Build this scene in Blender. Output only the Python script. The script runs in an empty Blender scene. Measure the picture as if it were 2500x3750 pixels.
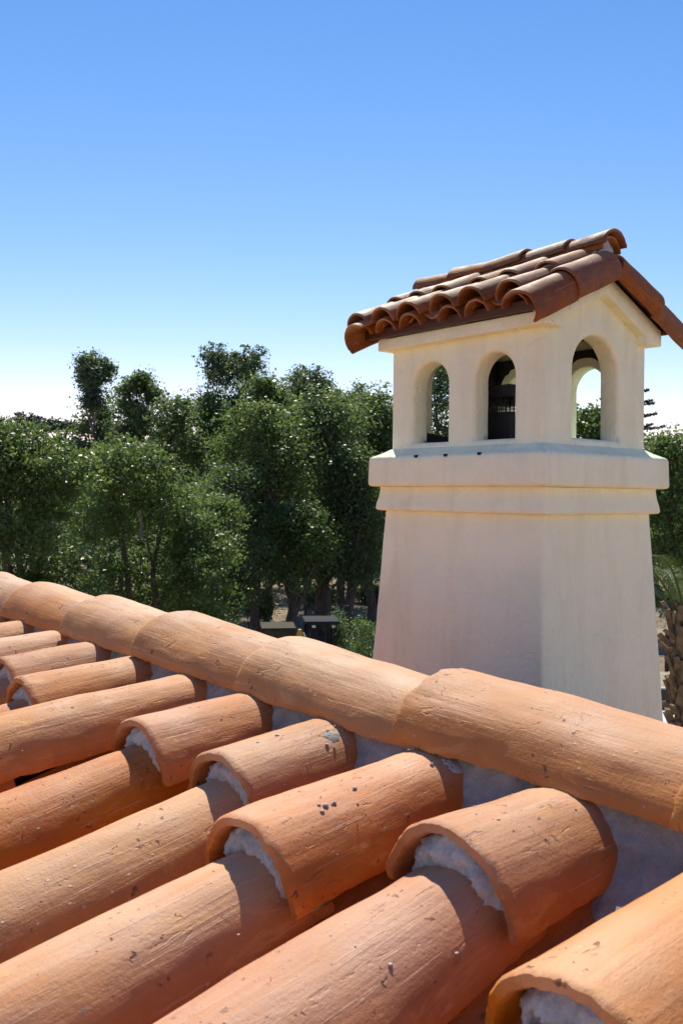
import bpy, bmesh, math, random
import numpy as np
from mathutils import Vector, Matrix, noise

# ------------------------------------------------------------------ camera, sky, sun, exposure
S = bpy.context.scene
COL = S.collection
EYE = 5.6                                    # eye height above the garden (metres)
YAW = math.radians(39.39)                    # view direction measured from -X towards +Y
ROLL = math.radians(0.632)
FW = Vector((-math.cos(YAW), math.sin(YAW), 0)); RT = Vector((math.sin(YAW), math.cos(YAW), 0)); UP = Vector((0, 0, 1))
cam_d = bpy.data.cameras.new('camera'); cam = bpy.data.objects.new('camera', cam_d); COL.objects.link(cam)
cx = RT * math.cos(ROLL) + UP * math.sin(ROLL); cy = UP * math.cos(ROLL) - RT * math.sin(ROLL); cz = -FW
M = Matrix((cx, cy, cz)).transposed().to_4x4(); M.translation = Vector((0, 0, EYE)); cam.matrix_world = M
cam_d.sensor_fit = 'HORIZONTAL'; cam_d.sensor_width = 24.0; cam_d.lens = 31.51
cam_d.shift_y = -0.0268; cam_d.clip_start = 0.02; cam_d.clip_end = 3000
cam_d.dof.use_dof = True; cam_d.dof.focus_distance = 2.6; cam_d.dof.aperture_fstop = 16
S.camera = cam

SUN_EL = math.radians(52); SUN_AZ = math.radians(36)      # azimuth from -X towards +Y
SD = Vector((-math.cos(SUN_AZ) * math.cos(SUN_EL), math.sin(SUN_AZ) * math.cos(SUN_EL), math.sin(SUN_EL)))
w = bpy.data.worlds.new('World'); S.world = w; w.use_nodes = True
nt = w.node_tree; nt.nodes.clear()
sky = nt.nodes.new('ShaderNodeTexSky'); sky.sky_type = 'NISHITA'; sky.sun_disc = False
sky.sun_elevation = SUN_EL; sky.sun_rotation = math.atan2(SD.x, SD.y)
sky.altitude = 0; sky.air_density = 1.0; sky.dust_density = 0.0; sky.ozone_density = 1.5
bg = nt.nodes.new('ShaderNodeBackground'); bg.inputs[1].default_value = 0.050
ow = nt.nodes.new('ShaderNodeOutputWorld'); sep = nt.nodes.new('ShaderNodeSeparateColor'); com = nt.nodes.new('ShaderNodeCombineColor'); nt.links.new(sky.outputs[0], sep.inputs[0])
for i_, (g_, c_) in enumerate(((1.75, 0.565), (1.26, 1.0), (1.0, 1.80))):        # even colour grade of the whole sky: deeper azure aloft, paler haze low down
    pw = nt.nodes.new('ShaderNodeMath'); pw.operation = 'POWER'; pw.inputs[1].default_value = g_; ml = nt.nodes.new('ShaderNodeMath'); ml.operation = 'MULTIPLY'; ml.inputs[1].default_value = c_
    nt.links.new(sep.outputs[i_], pw.inputs[0]); nt.links.new(pw.outputs[0], ml.inputs[0]); nt.links.new(ml.outputs[0], com.inputs[i_])
nt.links.new(com.outputs[0], bg.inputs[0]); nt.links.new(bg.outputs[0], ow.inputs[0])
sl = bpy.data.lights.new('sun', 'SUN'); sl.energy = 3.75; sl.angle = math.radians(0.53); sl.color = (1.0, 0.95, 0.81)
so = bpy.data.objects.new('sun', sl); COL.objects.link(so)
so.rotation_euler = (-SD).to_track_quat('-Z', 'Y').to_euler(); so.location = (0, 0, 40)
S.view_settings.view_transform = 'Standard'; S.view_settings.look = 'None'; S.view_settings.gamma = 1
S.view_settings.use_curve_mapping = False; S.view_settings.exposure = 0.78
S.render.engine = 'CYCLES'; S.cycles.use_denoising = True; S.cycles.max_bounces = 8; S.cycles.diffuse_bounces = 6; S.cycles.max_bounces = 10

# ------------------------------------------------------------------ helpers
rnd = random.Random(7); NP = np.random.default_rng(11)
def polar(t, d):                              # t: tangent of the bearing right of the view axis
    return (FW.x + RT.x * t) * d, (FW.y + RT.y * t) * d
def nz(x, y, z, s=1.0): return noise.noise(Vector((x * s, y * s, z * s)))
def link(o, parent=None):
    COL.objects.link(o)
    if parent: o.parent = parent
    return o
def meshobj(name, verts, faces, mat=None, parent=None, smooth=True, loc=None):
    me = bpy.data.meshes.new(name); me.from_pydata([tuple(v) for v in verts], [], faces); me.update()
    if mat: me.materials.append(mat)
    if smooth: me.polygons.foreach_set('use_smooth', [True] * len(me.polygons))
    o = bpy.data.objects.new(name, me); link(o, parent)
    if loc is not None: o.location = loc
    return o
def bmobj(name, bm, mat=None, parent=None, smooth=False):
    me = bpy.data.meshes.new(name); bm.to_mesh(me); bm.free()
    if mat: me.materials.append(mat)
    if smooth: me.polygons.foreach_set('use_smooth', [True] * len(me.polygons))
    return link(bpy.data.objects.new(name, me), parent)
def empty(name, loc, label=None, cat=None, group=None):
    o = bpy.data.objects.new(name, None); COL.objects.link(o); o.location = loc
    if label: tag(o, label, cat, group)
    return o
def tag(o, label=None, cat=None, group=None, kind=None):
    if label: o['label'] = label
    if cat: o['category'] = cat
    if group: o['group'] = group
    if kind: o['kind'] = kind
    return o
def box(bm, x0, x1, y0, y1, z0, z1):
    vs = [bm.verts.new((x, y, z)) for z in (z0, z1) for y in (y0, y1) for x in (x0, x1)]
    for f in ((0, 2, 3, 1), (4, 5, 7, 6), (0, 1, 5, 4), (2, 6, 7, 3), (0, 4, 6, 2), (1, 3, 7, 5)): bm.faces.new([vs[i] for i in f])
    return vs
def bevel(bm, w_, seg=2, ang=40):
    es = [e for e in bm.edges if len(e.link_faces) == 2 and e.calc_face_angle(0) > math.radians(ang)]
    bmesh.ops.bevel(bm, geom=es, offset=w_, segments=seg, profile=0.5, affect='EDGES', clamp_overlap=True)
def boxobj(name, dims, mat, parent, bev=0.004, smooth=False):
    bm = bmesh.new(); box(bm, *dims); bmesh.ops.recalc_face_normals(bm, faces=bm.faces)
    if bev: bevel(bm, bev)
    return bmobj(name, bm, mat, parent, smooth)

# ------------------------------------------------------------------ materials
def new_mat(name):
    m = bpy.data.materials.new(name); m.use_nodes = True; n = m.node_tree; n.nodes.clear()
    out = n.nodes.new('ShaderNodeOutputMaterial'); b = n.nodes.new('ShaderNodeBsdfPrincipled')
    n.links.new(b.outputs[0], out.inputs[0]); return m, n, b, out
class G:
    """small node graph helper"""
    def __init__(s, n): s.n = n
    def node(s, t, **kw):
        x = s.n.nodes.new(t)
        for k, v in kw.items(): setattr(x, k, v)
        return x
    def put(s, sock, v):
        if hasattr(v, 'links') or hasattr(v, 'is_output'): s.n.links.new(v, sock)
        else: sock.default_value = v
    def noise(s, vec, scale, detail=4, rough=0.55, dist=0.0):
        x = s.node('ShaderNodeTexNoise'); s.put(x.inputs['Vector'], vec)
        x.inputs['Scale'].default_value = scale; x.inputs['Detail'].default_value = detail
        x.inputs['Roughness'].default_value = rough; x.inputs['Distortion'].default_value = dist
        return x.outputs['Fac']
    def voro(s, vec, scale, feature='F1'):
        x = s.node('ShaderNodeTexVoronoi', feature=feature); s.put(x.inputs['Vector'], vec); x.inputs['Scale'].default_value = scale
        return x.outputs['Distance']
    def mapp(s, vec, scale):
        x = s.node('ShaderNodeMapping'); s.put(x.inputs['Vector'], vec); x.inputs['Scale'].default_value = scale
        return x.outputs[0]
    def math(s, op, a, b=0.0, c=0.0):
        x = s.node('ShaderNodeMath', operation=op); s.put(x.inputs[0], a); s.put(x.inputs[1], b)
        if len(x.inputs) > 2: s.put(x.inputs[2], c)
        return x.outputs[0]
    def rng(s, v, a, b, c=0.0, d=1.0):
        x = s.node('ShaderNodeMapRange'); s.put(x.inputs[0], v)
        for i, q in enumerate((a, b, c, d)): x.inputs[i + 1].default_value = q
        return x.outputs[0]
    def mix(s, f, a, b, mode='MIX'):
        x = s.node('ShaderNodeMix', data_type='RGBA', blend_type=mode)
        s.put(x.inputs[0], f)
        for i, q in ((6, a), (7, b)):
            s.put(x.inputs[i], q if not isinstance(q, tuple) else (*q, 1.0) if len(q) == 3 else q)
        return x.outputs[2]
    def bump(s, h, strength, dist, normal=None):
        x = s.node('ShaderNodeBump'); x.inputs['Strength'].default_value = strength; x.inputs['Distance'].default_value = dist
        s.put(x.inputs['Height'], h)
        if normal is not None: s.put(x.inputs['Normal'], normal)
        return x.outputs[0]
    def coords(s, spread=40.0):
        tc = s.node('ShaderNodeTexCoord'); oi = s.node('ShaderNodeObjectInfo')
        v = s.node('ShaderNodeVectorMath', operation='ADD')
        s.n.links.new(tc.outputs['Object'], v.inputs[0])
        m_ = s.node('ShaderNodeVectorMath', operation='SCALE'); m_.inputs[0].default_value = (1, 0.7, 1.3)
        s.n.links.new(oi.outputs['Random'], m_.inputs['Scale'])
        m2 = s.node('ShaderNodeVectorMath', operation='SCALE'); s.n.links.new(m_.outputs[0], m2.inputs[0]); m2.inputs['Scale'].default_value = spread
        s.n.links.new(m2.outputs[0], v.inputs[1]); return v.outputs[0], oi.outputs['Random'], tc.outputs['Object']

def terracotta(name, c_main, c_dark, c_pale, c_lit_wear, pale=0.35, crest_lit=0.5, value=(0.85, 1.12)):
    m, n, b, out = new_mat(name); g = G(n); v, r, raw = g.coords()
    streak = g.noise(g.mapp(v, (95, 1.6, 95)), 1.0, 6, 0.6, 0.3)
    scr = g.noise(g.mapp(v, (150, 1.0, 150)), 1.0, 3, 0.55, 0.15); scratch = g.rng(scr, 0.63, 0.67)
    mott = g.noise(v, 11, 6, 0.62); fine = g.noise(v, 190, 4, 0.7); patch = g.noise(g.mapp(v, (20, 7, 20)), 1.0, 7, 0.7, 1.4)
    big = g.noise(v, 4.5, 3, 0.5)
    col = g.mix(g.rng(mott, 0.33, 0.68), c_dark, c_main)
    # sunlit sheen painted as pale colour on each crest, broken by noise and streaks
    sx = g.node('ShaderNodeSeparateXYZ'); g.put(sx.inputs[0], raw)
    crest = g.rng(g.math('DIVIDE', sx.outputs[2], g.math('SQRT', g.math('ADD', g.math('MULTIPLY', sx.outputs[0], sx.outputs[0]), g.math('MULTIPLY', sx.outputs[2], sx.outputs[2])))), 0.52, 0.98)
    lit_mask = g.math('MULTIPLY', crest, g.rng(g.math('ADD', g.math('MULTIPLY', big, 0.6), g.math('MULTIPLY', streak, 0.4)), 0.32, 0.62))
    col = g.mix(g.math('MULTIPLY', lit_mask, crest_lit), col, c_lit_wear)
    col = g.mix(g.math('MULTIPLY', g.rng(streak, 0.5, 0.72), 0.25), col, c_dark)
    col = g.mix(g.math('MULTIPLY', g.rng(patch, 0.56, 0.66), pale), col, c_pale)
    col = g.mix(g.math('MULTIPLY', g.rng(fine, 0.56, 0.75), 0.12), col, c_lit_wear)
    col = g.mix(g.math('MULTIPLY', scratch, 0.35), col, c_lit_wear)
    spots = g.math('MULTIPLY', g.rng(g.noise(v, 85, 3, 0.5, 0.6), 0.66, 0.71), g.rng(g.noise(v, 10, 2), 0.48, 0.58))
    col = g.mix(g.math('MULTIPLY', spots, 0.75), col, (0.05, 0.03, 0.02))
    chips = g.math('MULTIPLY', g.rng(g.voro(g.mapp(v, (1.3, 0.8, 1)), 60), 0.14, 0.07), g.rng(g.noise(v, 9, 2, 0.5), 0.53, 0.62))
    col = g.mix(g.math('MULTIPLY', chips, 0.7), col, (0.60, 0.50, 0.42))
    lich = g.math('MULTIPLY', g.rng(g.noise(v, 60, 5, 0.7), 0.60, 0.66), g.rng(g.noise(v, 5.5, 2, 0.5), 0.60, 0.66))
    col = g.mix(g.math('MULTIPLY', lich, 0.6), col, (0.27, 0.26, 0.21))
    hs = g.node('ShaderNodeHueSaturation'); g.put(hs.inputs['Color'], col)
    g.put(hs.inputs['Value'], g.rng(r, 0, 1, *value))
    r2 = g.math('FRACT', g.math('MULTIPLY', r, 17.31)); g.put(hs.inputs['Hue'], g.rng(r2, 0, 1, 0.496, 0.508))
    r3 = g.math('FRACT', g.math('MULTIPLY', r, 53.7)); g.put(hs.inputs['Saturation'], g.rng(r3, 0, 1, 0.90, 1.06))
    g.put(b.inputs['Base Color'], hs.outputs[0])
    g.put(b.inputs['Roughness'], g.rng(mott, 0.3, 0.7, 0.55, 0.78)); b.inputs['Specular IOR Level'].default_value = 0.34
    nn = g.bump(streak, 0.30, 0.005); nn = g.bump(scratch, 0.35, 0.0016, nn); nn = g.bump(fine, 0.50, 0.0018, nn)
    nn = g.bump(patch, 0.35, 0.003, nn); nn = g.bump(g.noise(v, 33, 5, 0.65), 0.22, 0.005, nn)
    gouge = g.math('MULTIPLY', g.rng(g.noise(g.mapp(v, (60, 20, 60)), 1.0, 4, 0.6, 0.8), 0.62, 0.70), g.rng(g.noise(v, 5, 2), 0.46, 0.58)); nn = g.bump(gouge, 0.55, -0.004, nn); nn = g.bump(spots, 0.6, -0.004, nn); nn = g.bump(chips, 0.5, 0.002, nn); g.put(b.inputs['Normal'], nn)
    return m
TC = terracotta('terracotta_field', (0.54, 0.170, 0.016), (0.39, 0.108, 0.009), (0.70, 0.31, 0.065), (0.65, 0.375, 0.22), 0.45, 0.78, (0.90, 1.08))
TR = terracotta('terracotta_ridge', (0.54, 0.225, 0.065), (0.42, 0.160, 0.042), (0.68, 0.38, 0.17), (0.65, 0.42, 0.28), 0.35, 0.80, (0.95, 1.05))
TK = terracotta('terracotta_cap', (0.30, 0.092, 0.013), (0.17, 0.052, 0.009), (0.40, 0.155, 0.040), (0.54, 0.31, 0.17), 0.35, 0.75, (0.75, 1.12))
TP = terracotta('terracotta_pan', (0.40, 0.14, 0.04), (0.26, 0.085, 0.026), (0.5, 0.26, 0.12), (0.5, 0.28, 0.15), 0.3, 0.0)

def mortar_mat(name, c1, c2, scale=1.0):
    m, n, b, out = new_mat(name); g = G(n); v, r, raw = g.coords(9)
    a = g.noise(v, 24 * scale, 6, 0.65); f = g.noise(v, 220 * scale, 4, 0.7)
    col = g.mix(g.rng(a, 0.3, 0.7), c1, c2); col = g.mix(g.math('MULTIPLY', g.rng(f, 0.5, 0.75), 0.35), col, (0.22, 0.215, 0.2))
    g.put(b.inputs['Base Color'], col); b.inputs['Roughness'].default_value = 0.92; b.inputs['Specular IOR Level'].default_value = 0.25
    nn = g.bump(a, 0.6, 0.008); nn = g.bump(f, 0.6, 0.0025, nn); nn = g.bump(g.noise(v, 75 * scale, 4, 0.6), 0.5, 0.004, nn); g.put(b.inputs['Normal'], nn)
    return m
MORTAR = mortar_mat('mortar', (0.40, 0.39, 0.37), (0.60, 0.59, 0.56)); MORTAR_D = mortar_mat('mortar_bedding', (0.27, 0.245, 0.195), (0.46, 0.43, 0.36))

def stucco_mat():
    m, n, b, out = new_mat('stucco'); g = G(n); tc = g.node('ShaderNodeTexCoord').outputs['Object']
    a = g.noise(tc, 2.6, 6, 0.6, 0.6); st = g.noise(g.mapp(tc, (7, 7, 1.1)), 1.0, 5, 0.6, 0.5); f = g.noise(tc, 190, 4, 0.6)
    col = g.mix(g.rng(a, 0.32, 0.68), (0.87, 0.91, 0.64), (0.93, 0.965, 0.71))
    col = g.mix(g.math('MULTIPLY', g.rng(st, 0.48, 0.70), 0.55), col, (0.76, 0.76, 0.54))
    blot = g.math('MULTIPLY', g.rng(g.voro(tc, 9), 0.10, 0.02), g.rng(g.noise(tc, 5, 2), 0.55, 0.62))
    col = g.mix(g.math('MULTIPLY', blot, 0.35), col, (0.55, 0.45, 0.33))
    crack = g.node('ShaderNodeTexVoronoi', feature='DISTANCE_TO_EDGE'); crack.inputs['Scale'].default_value = 1.7
    wv = g.node('ShaderNodeVectorMath', operation='ADD'); nn_ = g.node('ShaderNodeTexNoise'); nn_.inputs['Scale'].default_value = 6
    g.n.links.new(tc, nn_.inputs['Vector']); sc = g.node('ShaderNodeVectorMath', operation='SCALE'); sc.inputs['Scale'].default_value = 0.35
    g.n.links.new(nn_.outputs['Color'], sc.inputs[0]); g.n.links.new(tc, wv.inputs[0]); g.n.links.new(sc.outputs[0], wv.inputs[1]); g.n.links.new(wv.outputs[0], crack.inputs['Vector'])
    ck = g.math('MULTIPLY', g.rng(crack.outputs['Distance'], 0.004, 0.0), g.rng(g.noise(tc, 2.1, 2), 0.58, 0.64))
    col = g.mix(g.math('MULTIPLY', ck, 0.45), col, (0.42, 0.36, 0.3))
    g.put(b.inputs['Base Color'], col); b.inputs['Roughness'].default_value = 0.9; b.inputs['Specular IOR Level'].default_value = 0.2
    nn = g.bump(a, 0.5, 0.04); nn = g.bump(g.noise(tc, 13, 5, 0.6, 1.2), 0.75, 0.014, nn); nn = g.bump(g.noise(g.mapp(tc, (60, 60, 25)), 1, 3, 0.5), 0.25, 0.003, nn); nn = g.bump(f, 0.4, 0.002, nn); g.put(b.inputs['Normal'], nn)
    return m
STUCCO = stucco_mat()
def plain(name, c, rough=0.7, metal=0.0, var=0.25, scale=6.0, bump=0.0, stretch=(1, 1, 1)):
    m, n, b, out = new_mat(name); g = G(n); tc = g.node('ShaderNodeTexCoord').outputs['Object']
    f = g.noise(g.mapp(tc, stretch), scale, 6, 0.6)
    col = g.mix(g.rng(f, 0.3, 0.7), tuple(q * (1 - var) for q in c), tuple(min(1, q * (1 + var)) for q in c))
    g.put(b.inputs['Base Color'], col); b.inputs['Roughness'].default_value = rough; b.inputs['Metallic'].default_value = metal
    if bump: g.put(b.inputs['Normal'], g.bump(f, bump, 0.02))
    return m
WOOD_D = plain('dark_fascia_wood', (0.075, 0.032, 0.02), 0.6, 0, 0.35, 14, 0.3, (1, 12, 12))
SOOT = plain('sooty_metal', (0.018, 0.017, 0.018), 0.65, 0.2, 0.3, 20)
HOLE = plain('weep_dark', (0.02, 0.015, 0.01), 0.9)
BARK = plain('bark', (0.085, 0.068, 0.055), 0.95, 0, 0.45, 9, 0.9, (1, 1, 0.25))
BARK2 = plain('bark_pale', (0.17, 0.145, 0.12), 0.95, 0, 0.45, 7, 0.8, (1, 1, 0.3))
PALMB = plain('palm_boots', (0.20, 0.125, 0.07), 0.95, 0, 0.5, 14, 0.8)
def leaf_mat(name, c1, c2, c3, trans=0.35, rough=0.42, spec=0.38):
    m, n, b, out = new_mat(name); g = G(n); geo = g.node('ShaderNodeNewGeometry'); ri = geo.outputs['Random Per Island']
    tc = g.node('ShaderNodeTexCoord').outputs['Object']
    col = g.mix(g.rng(g.noise(tc, 0.9, 3), 0.35, 0.65), c1, c2)
    col = g.mix(g.math('MULTIPLY', g.rng(ri, 0.55, 1.0), 0.7), col, c3)
    col = g.mix(g.rng(g.math('FRACT', g.math('MULTIPLY', ri, 91.7)), 0.985, 0.99), col, (0.30, 0.13, 0.03))
    g.put(b.inputs['Base Color'], col); b.inputs['Roughness'].default_value = rough; b.inputs['Specular IOR Level'].default_value = spec
    t = g.node('ShaderNodeBsdfTranslucent'); tcx = g.mix(0.5, col, (0.20, 0.30, 0.05), 'MIX'); g.put(t.inputs[0], tcx)
    ms = g.node('ShaderNodeMixShader'); ms.inputs[0].default_value = trans
    n.links.new(b.outputs[0], ms.inputs[1]); n.links.new(t.outputs[0], ms.inputs[2]); n.links.new(ms.outputs[0], out.inputs[0])
    return m
LF_OAK = leaf_mat('oak_leaf', (0.075, 0.125, 0.042), (0.10, 0.155, 0.048), (0.18, 0.225, 0.06), 0.52)
LF_DARK = leaf_mat('dark_leaf', (0.075, 0.115, 0.055), (0.10, 0.15, 0.060), (0.15, 0.20, 0.08), 0.52)
LF_EUC = leaf_mat('eucalyptus_leaf', (0.065, 0.10, 0.065), (0.085, 0.125, 0.07), (0.12, 0.16, 0.09), 0.4)
LF_GRN = leaf_mat('bright_leaf', (0.11, 0.18, 0.04), (0.15, 0.22, 0.05), (0.24, 0.28, 0.07), 0.5)
LF_PINE = leaf_mat('pine_needle', (0.022, 0.045, 0.022), (0.03, 0.055, 0.028), (0.045, 0.075, 0.035), 0.1)
LF_PALM = leaf_mat('palm_leaf', (0.05, 0.075, 0.02), (0.07, 0.095, 0.025), (0.11, 0.12, 0.035), 0.2)
def ground_mat():
    m, n, b, out = new_mat('dusty_soil'); g = G(n); tc = g.node('ShaderNodeTexCoord').outputs['Object']
    a = g.noise(tc, 0.16, 6, 0.6); f = g.noise(tc, 3.0, 6, 0.7); l = g.noise(tc, 22, 4, 0.7)
    col = g.mix(g.rng(a, 0.4, 0.6), (0.20, 0.155, 0.10), (0.36, 0.30, 0.22))
    col = g.mix(g.math('MULTIPLY', g.rng(f, 0.5, 0.66), 0.65), col, (0.16, 0.11, 0.06))
    col = g.mix(g.math('MULTIPLY', g.rng(l, 0.55, 0.75), 0.5), col, (0.10, 0.075, 0.045))
    g.put(b.inputs['Base Color'], col); b.inputs['Roughness'].default_value = 0.97; b.inputs['Specular IOR Level'].default_value = 0.1
    g.put(b.inputs['Normal'], g.bump(f, 0.7, 0.15)); return m
GROUND = ground_mat()

# ------------------------------------------------------------------ ground
gv, gf = [], []
N = 60
rs = [0] + [1.5 * 1.13 ** i for i in range(N)]
for r in rs[1:]:
    for j in range(48):
        a = j / 48 * math.tau; x, y = r * math.cos(a), r * math.sin(a)
        gv.append((x, y, 0.25 * nz(x, y, 3, 0.05) * min(1, r / 25) + 0.04 * nz(x, y, 9, 0.6)))
for i in range(len(rs) - 2):
    for j in range(48): gf.append((i * 48 + j, i * 48 + (j + 1) % 48, (i + 1) * 48 + (j + 1) % 48, (i + 1) * 48 + j))
gf.append(tuple(range(48)))
tag(meshobj('ground', gv, gf, GROUND), kind='structure')

# ------------------------------------------------------------------ barrel tile builder
def tile_mesh(name, length, r0, r1, A, th, nL=18, nA=26, seed=0, jag=0.003, rough=0.0012, a0=None, a1=None, mat=None):
    """half barrel: wide lip at y=0, narrow head at y=length, crest towards +z"""
    a0 = -A if a0 is None else a0; a1 = A if a1 is None else a1
    sx = seed * 7.13
    ys = [0.0, 0.004 / length, 0.012 / length] + [0.03 + (1 - 0.03 - 0.008 / length) * (i / (nL - 4)) for i in range(nL - 3)] + [1.0]
    nL = len(ys)
    V, F = [], []
    for side in (0, 1):
        for i, ty in enumerate(ys):
            for j in range(nA):
                u = j / (nA - 1); y = ty * length
                e0 = a0 + 0.05 * nz(y * 9, sx, 1.7) + 0.035 * nz(y * 45, sx, 2.7); e1 = a1 + 0.05 * nz(y * 9, sx, 5.1) + 0.035 * nz(y * 45, sx, 6.1)
                a = e0 + (e1 - e0) * u
                R = r0 + (r1 - r0) * ty
                R += rough * 2.2 * nz(a * 1.6, y * 7, sx + 3) + rough * 0.8 * nz(a * 7, y * 22, sx)
                d = 0.0
                if i == 0: R -= 0.0028 if side == 0 else -0.002
                if i == nL - 1: R -= 0.002 if side == 0 else -0.002
                if j in (0, nA - 1): R -= 0.002 if side == 0 else -0.001
                if side: R -= th * (1 + 0.12 * nz(a * 2, sx, 9))
                if i <= 2: d = jag * (nz(a * 5, sx, 2.2) + 0.6 * nz(a * 17, sx, 4.4)) * (1 - 0.25 * i)
                if i == nL - 1: d = jag * 1.3 * nz(a * 6, sx, 8.2)
                V.append((R * math.sin(a), y + d, R * math.cos(a)))
    q = nL * nA
    for i in range(nL - 1):
        for j in range(nA - 1):
            a = i * nA + j
            F.append((a, a + 1, a + nA + 1, a + nA)); F.append((q + a, q + a + nA, q + a + nA + 1, q + a + 1))
    for j in range(nA - 1):
        F.append((j, q + j, q + j + 1, j + 1)); a = (nL - 1) * nA + j; F.append((a, a + 1, q + a + 1, q + a))
    for i in range(nL - 1):
        a = i * nA; F.append((a, a + nA, q + a + nA, q + a)); a = i * nA + nA - 1; F.append((a, q + a, q + a + nA, a + nA))
    me = bpy.data.meshes.new(name); me.from_pydata(V, [], F); me.update()
    me.polygons.foreach_set('use_smooth', [True] * len(F))
    if mat: me.materials.append(mat)
    me.set_sharp_from_angle(angle=math.radians(50))
    return me
def put_tile(name, me, parent, origin, axis, up=Vector((0, 0, 1)), spin=0.0):
    """origin: lip centre; axis: direction from lip to head (world)"""
    y = Vector(axis).normalized(); x = y.cross(up).normalized(); z = x.cross(y)
    R = Matrix((x, y, z)).transposed().to_4x4() @ Matrix.Rotation(spin, 4, 'Y')
    R.translation = Vector(origin) - parent.location
    o = bpy.data.objects.new(name, me); link(o, parent); o.matrix_local = R
    return o

# ------------------------------------------------------------------ the house: roof in the foreground
# numbers below are relative to the eye; E lifts them into the world
def E_(x, y, z): return Vector((x, y, z + EYE))
house = empty('house', (-2.0, 1.0, 0), 'house with terracotta barrel tile roof filling the foreground', 'house')
HL = house.location
YR = 0.968
def deck_near(y): return -0.432 + 0.29 * (y - YR)
def deck_far(y): return -0.432 - 0.35 * (y - YR)
def slab(name, pts, th, mat):
    V = [E_(*p) - HL for p in pts]; V += [v - Vector((0, 0, th)) for v in V]
    return meshobj(name, V, [(0, 1, 2, 3), (7, 6, 5, 4), (0, 4, 5, 1), (1, 5, 6, 2), (2, 6, 7, 3), (3, 7, 4, 0)], mat, house, smooth=False)
X0, X1 = -6.0, 1.6
slab('roof_deck', [(X0, -0.75, deck_near(-0.75)), (X1, -0.75, deck_near(-0.75)), (X1, YR, deck_near(YR)), (X0, YR, deck_near(YR))], 0.05, TP)
slab('roof_deck', [(X1, YR + .004, deck_far(YR)), (X1, 4.5, deck_far(4.5)), (X0, 4.5, deck_far(4.5)), (X0, YR + .004, deck_far(YR))][::-1], 0.05, TP)
def wall_box(x0, x1, y0, y1, z1):
    bm = bmesh.new(); box(bm, x0 - HL.x, x1 - HL.x, y0 - HL.y, y1 - HL.y, 0, z1); bmesh.ops.recalc_face_normals(bm, faces=bm.faces); bevel(bm, 0.02)
    bmobj('wall', bm, STUCCO, house)
wall_box(X0 + .4, X1 - .4, -0.45, -0.2, EYE - 0.95); wall_box(X0 + .4, X1 - .4, 3.95, 4.2, EYE - 1.72)
wall_box(X0 + .4, X0 + .65, -0.19, 3.94, EYE - 1.7); wall_box(X1 - .65, X1 - .4, -0.19, 3.94, EYE - 1.7)

# ridge tiles: wide lip at the far (-X) end of each, lapped over the next tile away
jit = {0: .006, 1: .010, 2: -.009, 3: -.007, 4: .003, 5: .035, 6: .03}
for k in range(-7, 8):
    x = -2.590 + 0.4088 * k + jit.get(k, rnd.uniform(-.006, .006))
    near = -2 <= k <= 6
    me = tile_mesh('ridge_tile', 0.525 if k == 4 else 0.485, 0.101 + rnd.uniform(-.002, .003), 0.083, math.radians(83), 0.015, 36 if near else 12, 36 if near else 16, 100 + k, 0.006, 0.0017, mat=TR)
    zc = -0.2675 + rnd.uniform(-.003, .003) + (.005 if k == 4 else 0)
    o = put_tile('ridge_tile', me, house, E_(x, YR + .022 + rnd.uniform(-.004, .004), zc - 0.101), (1, rnd.uniform(-.012, .012), -0.012)); o.scale.x = 1.20

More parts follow.
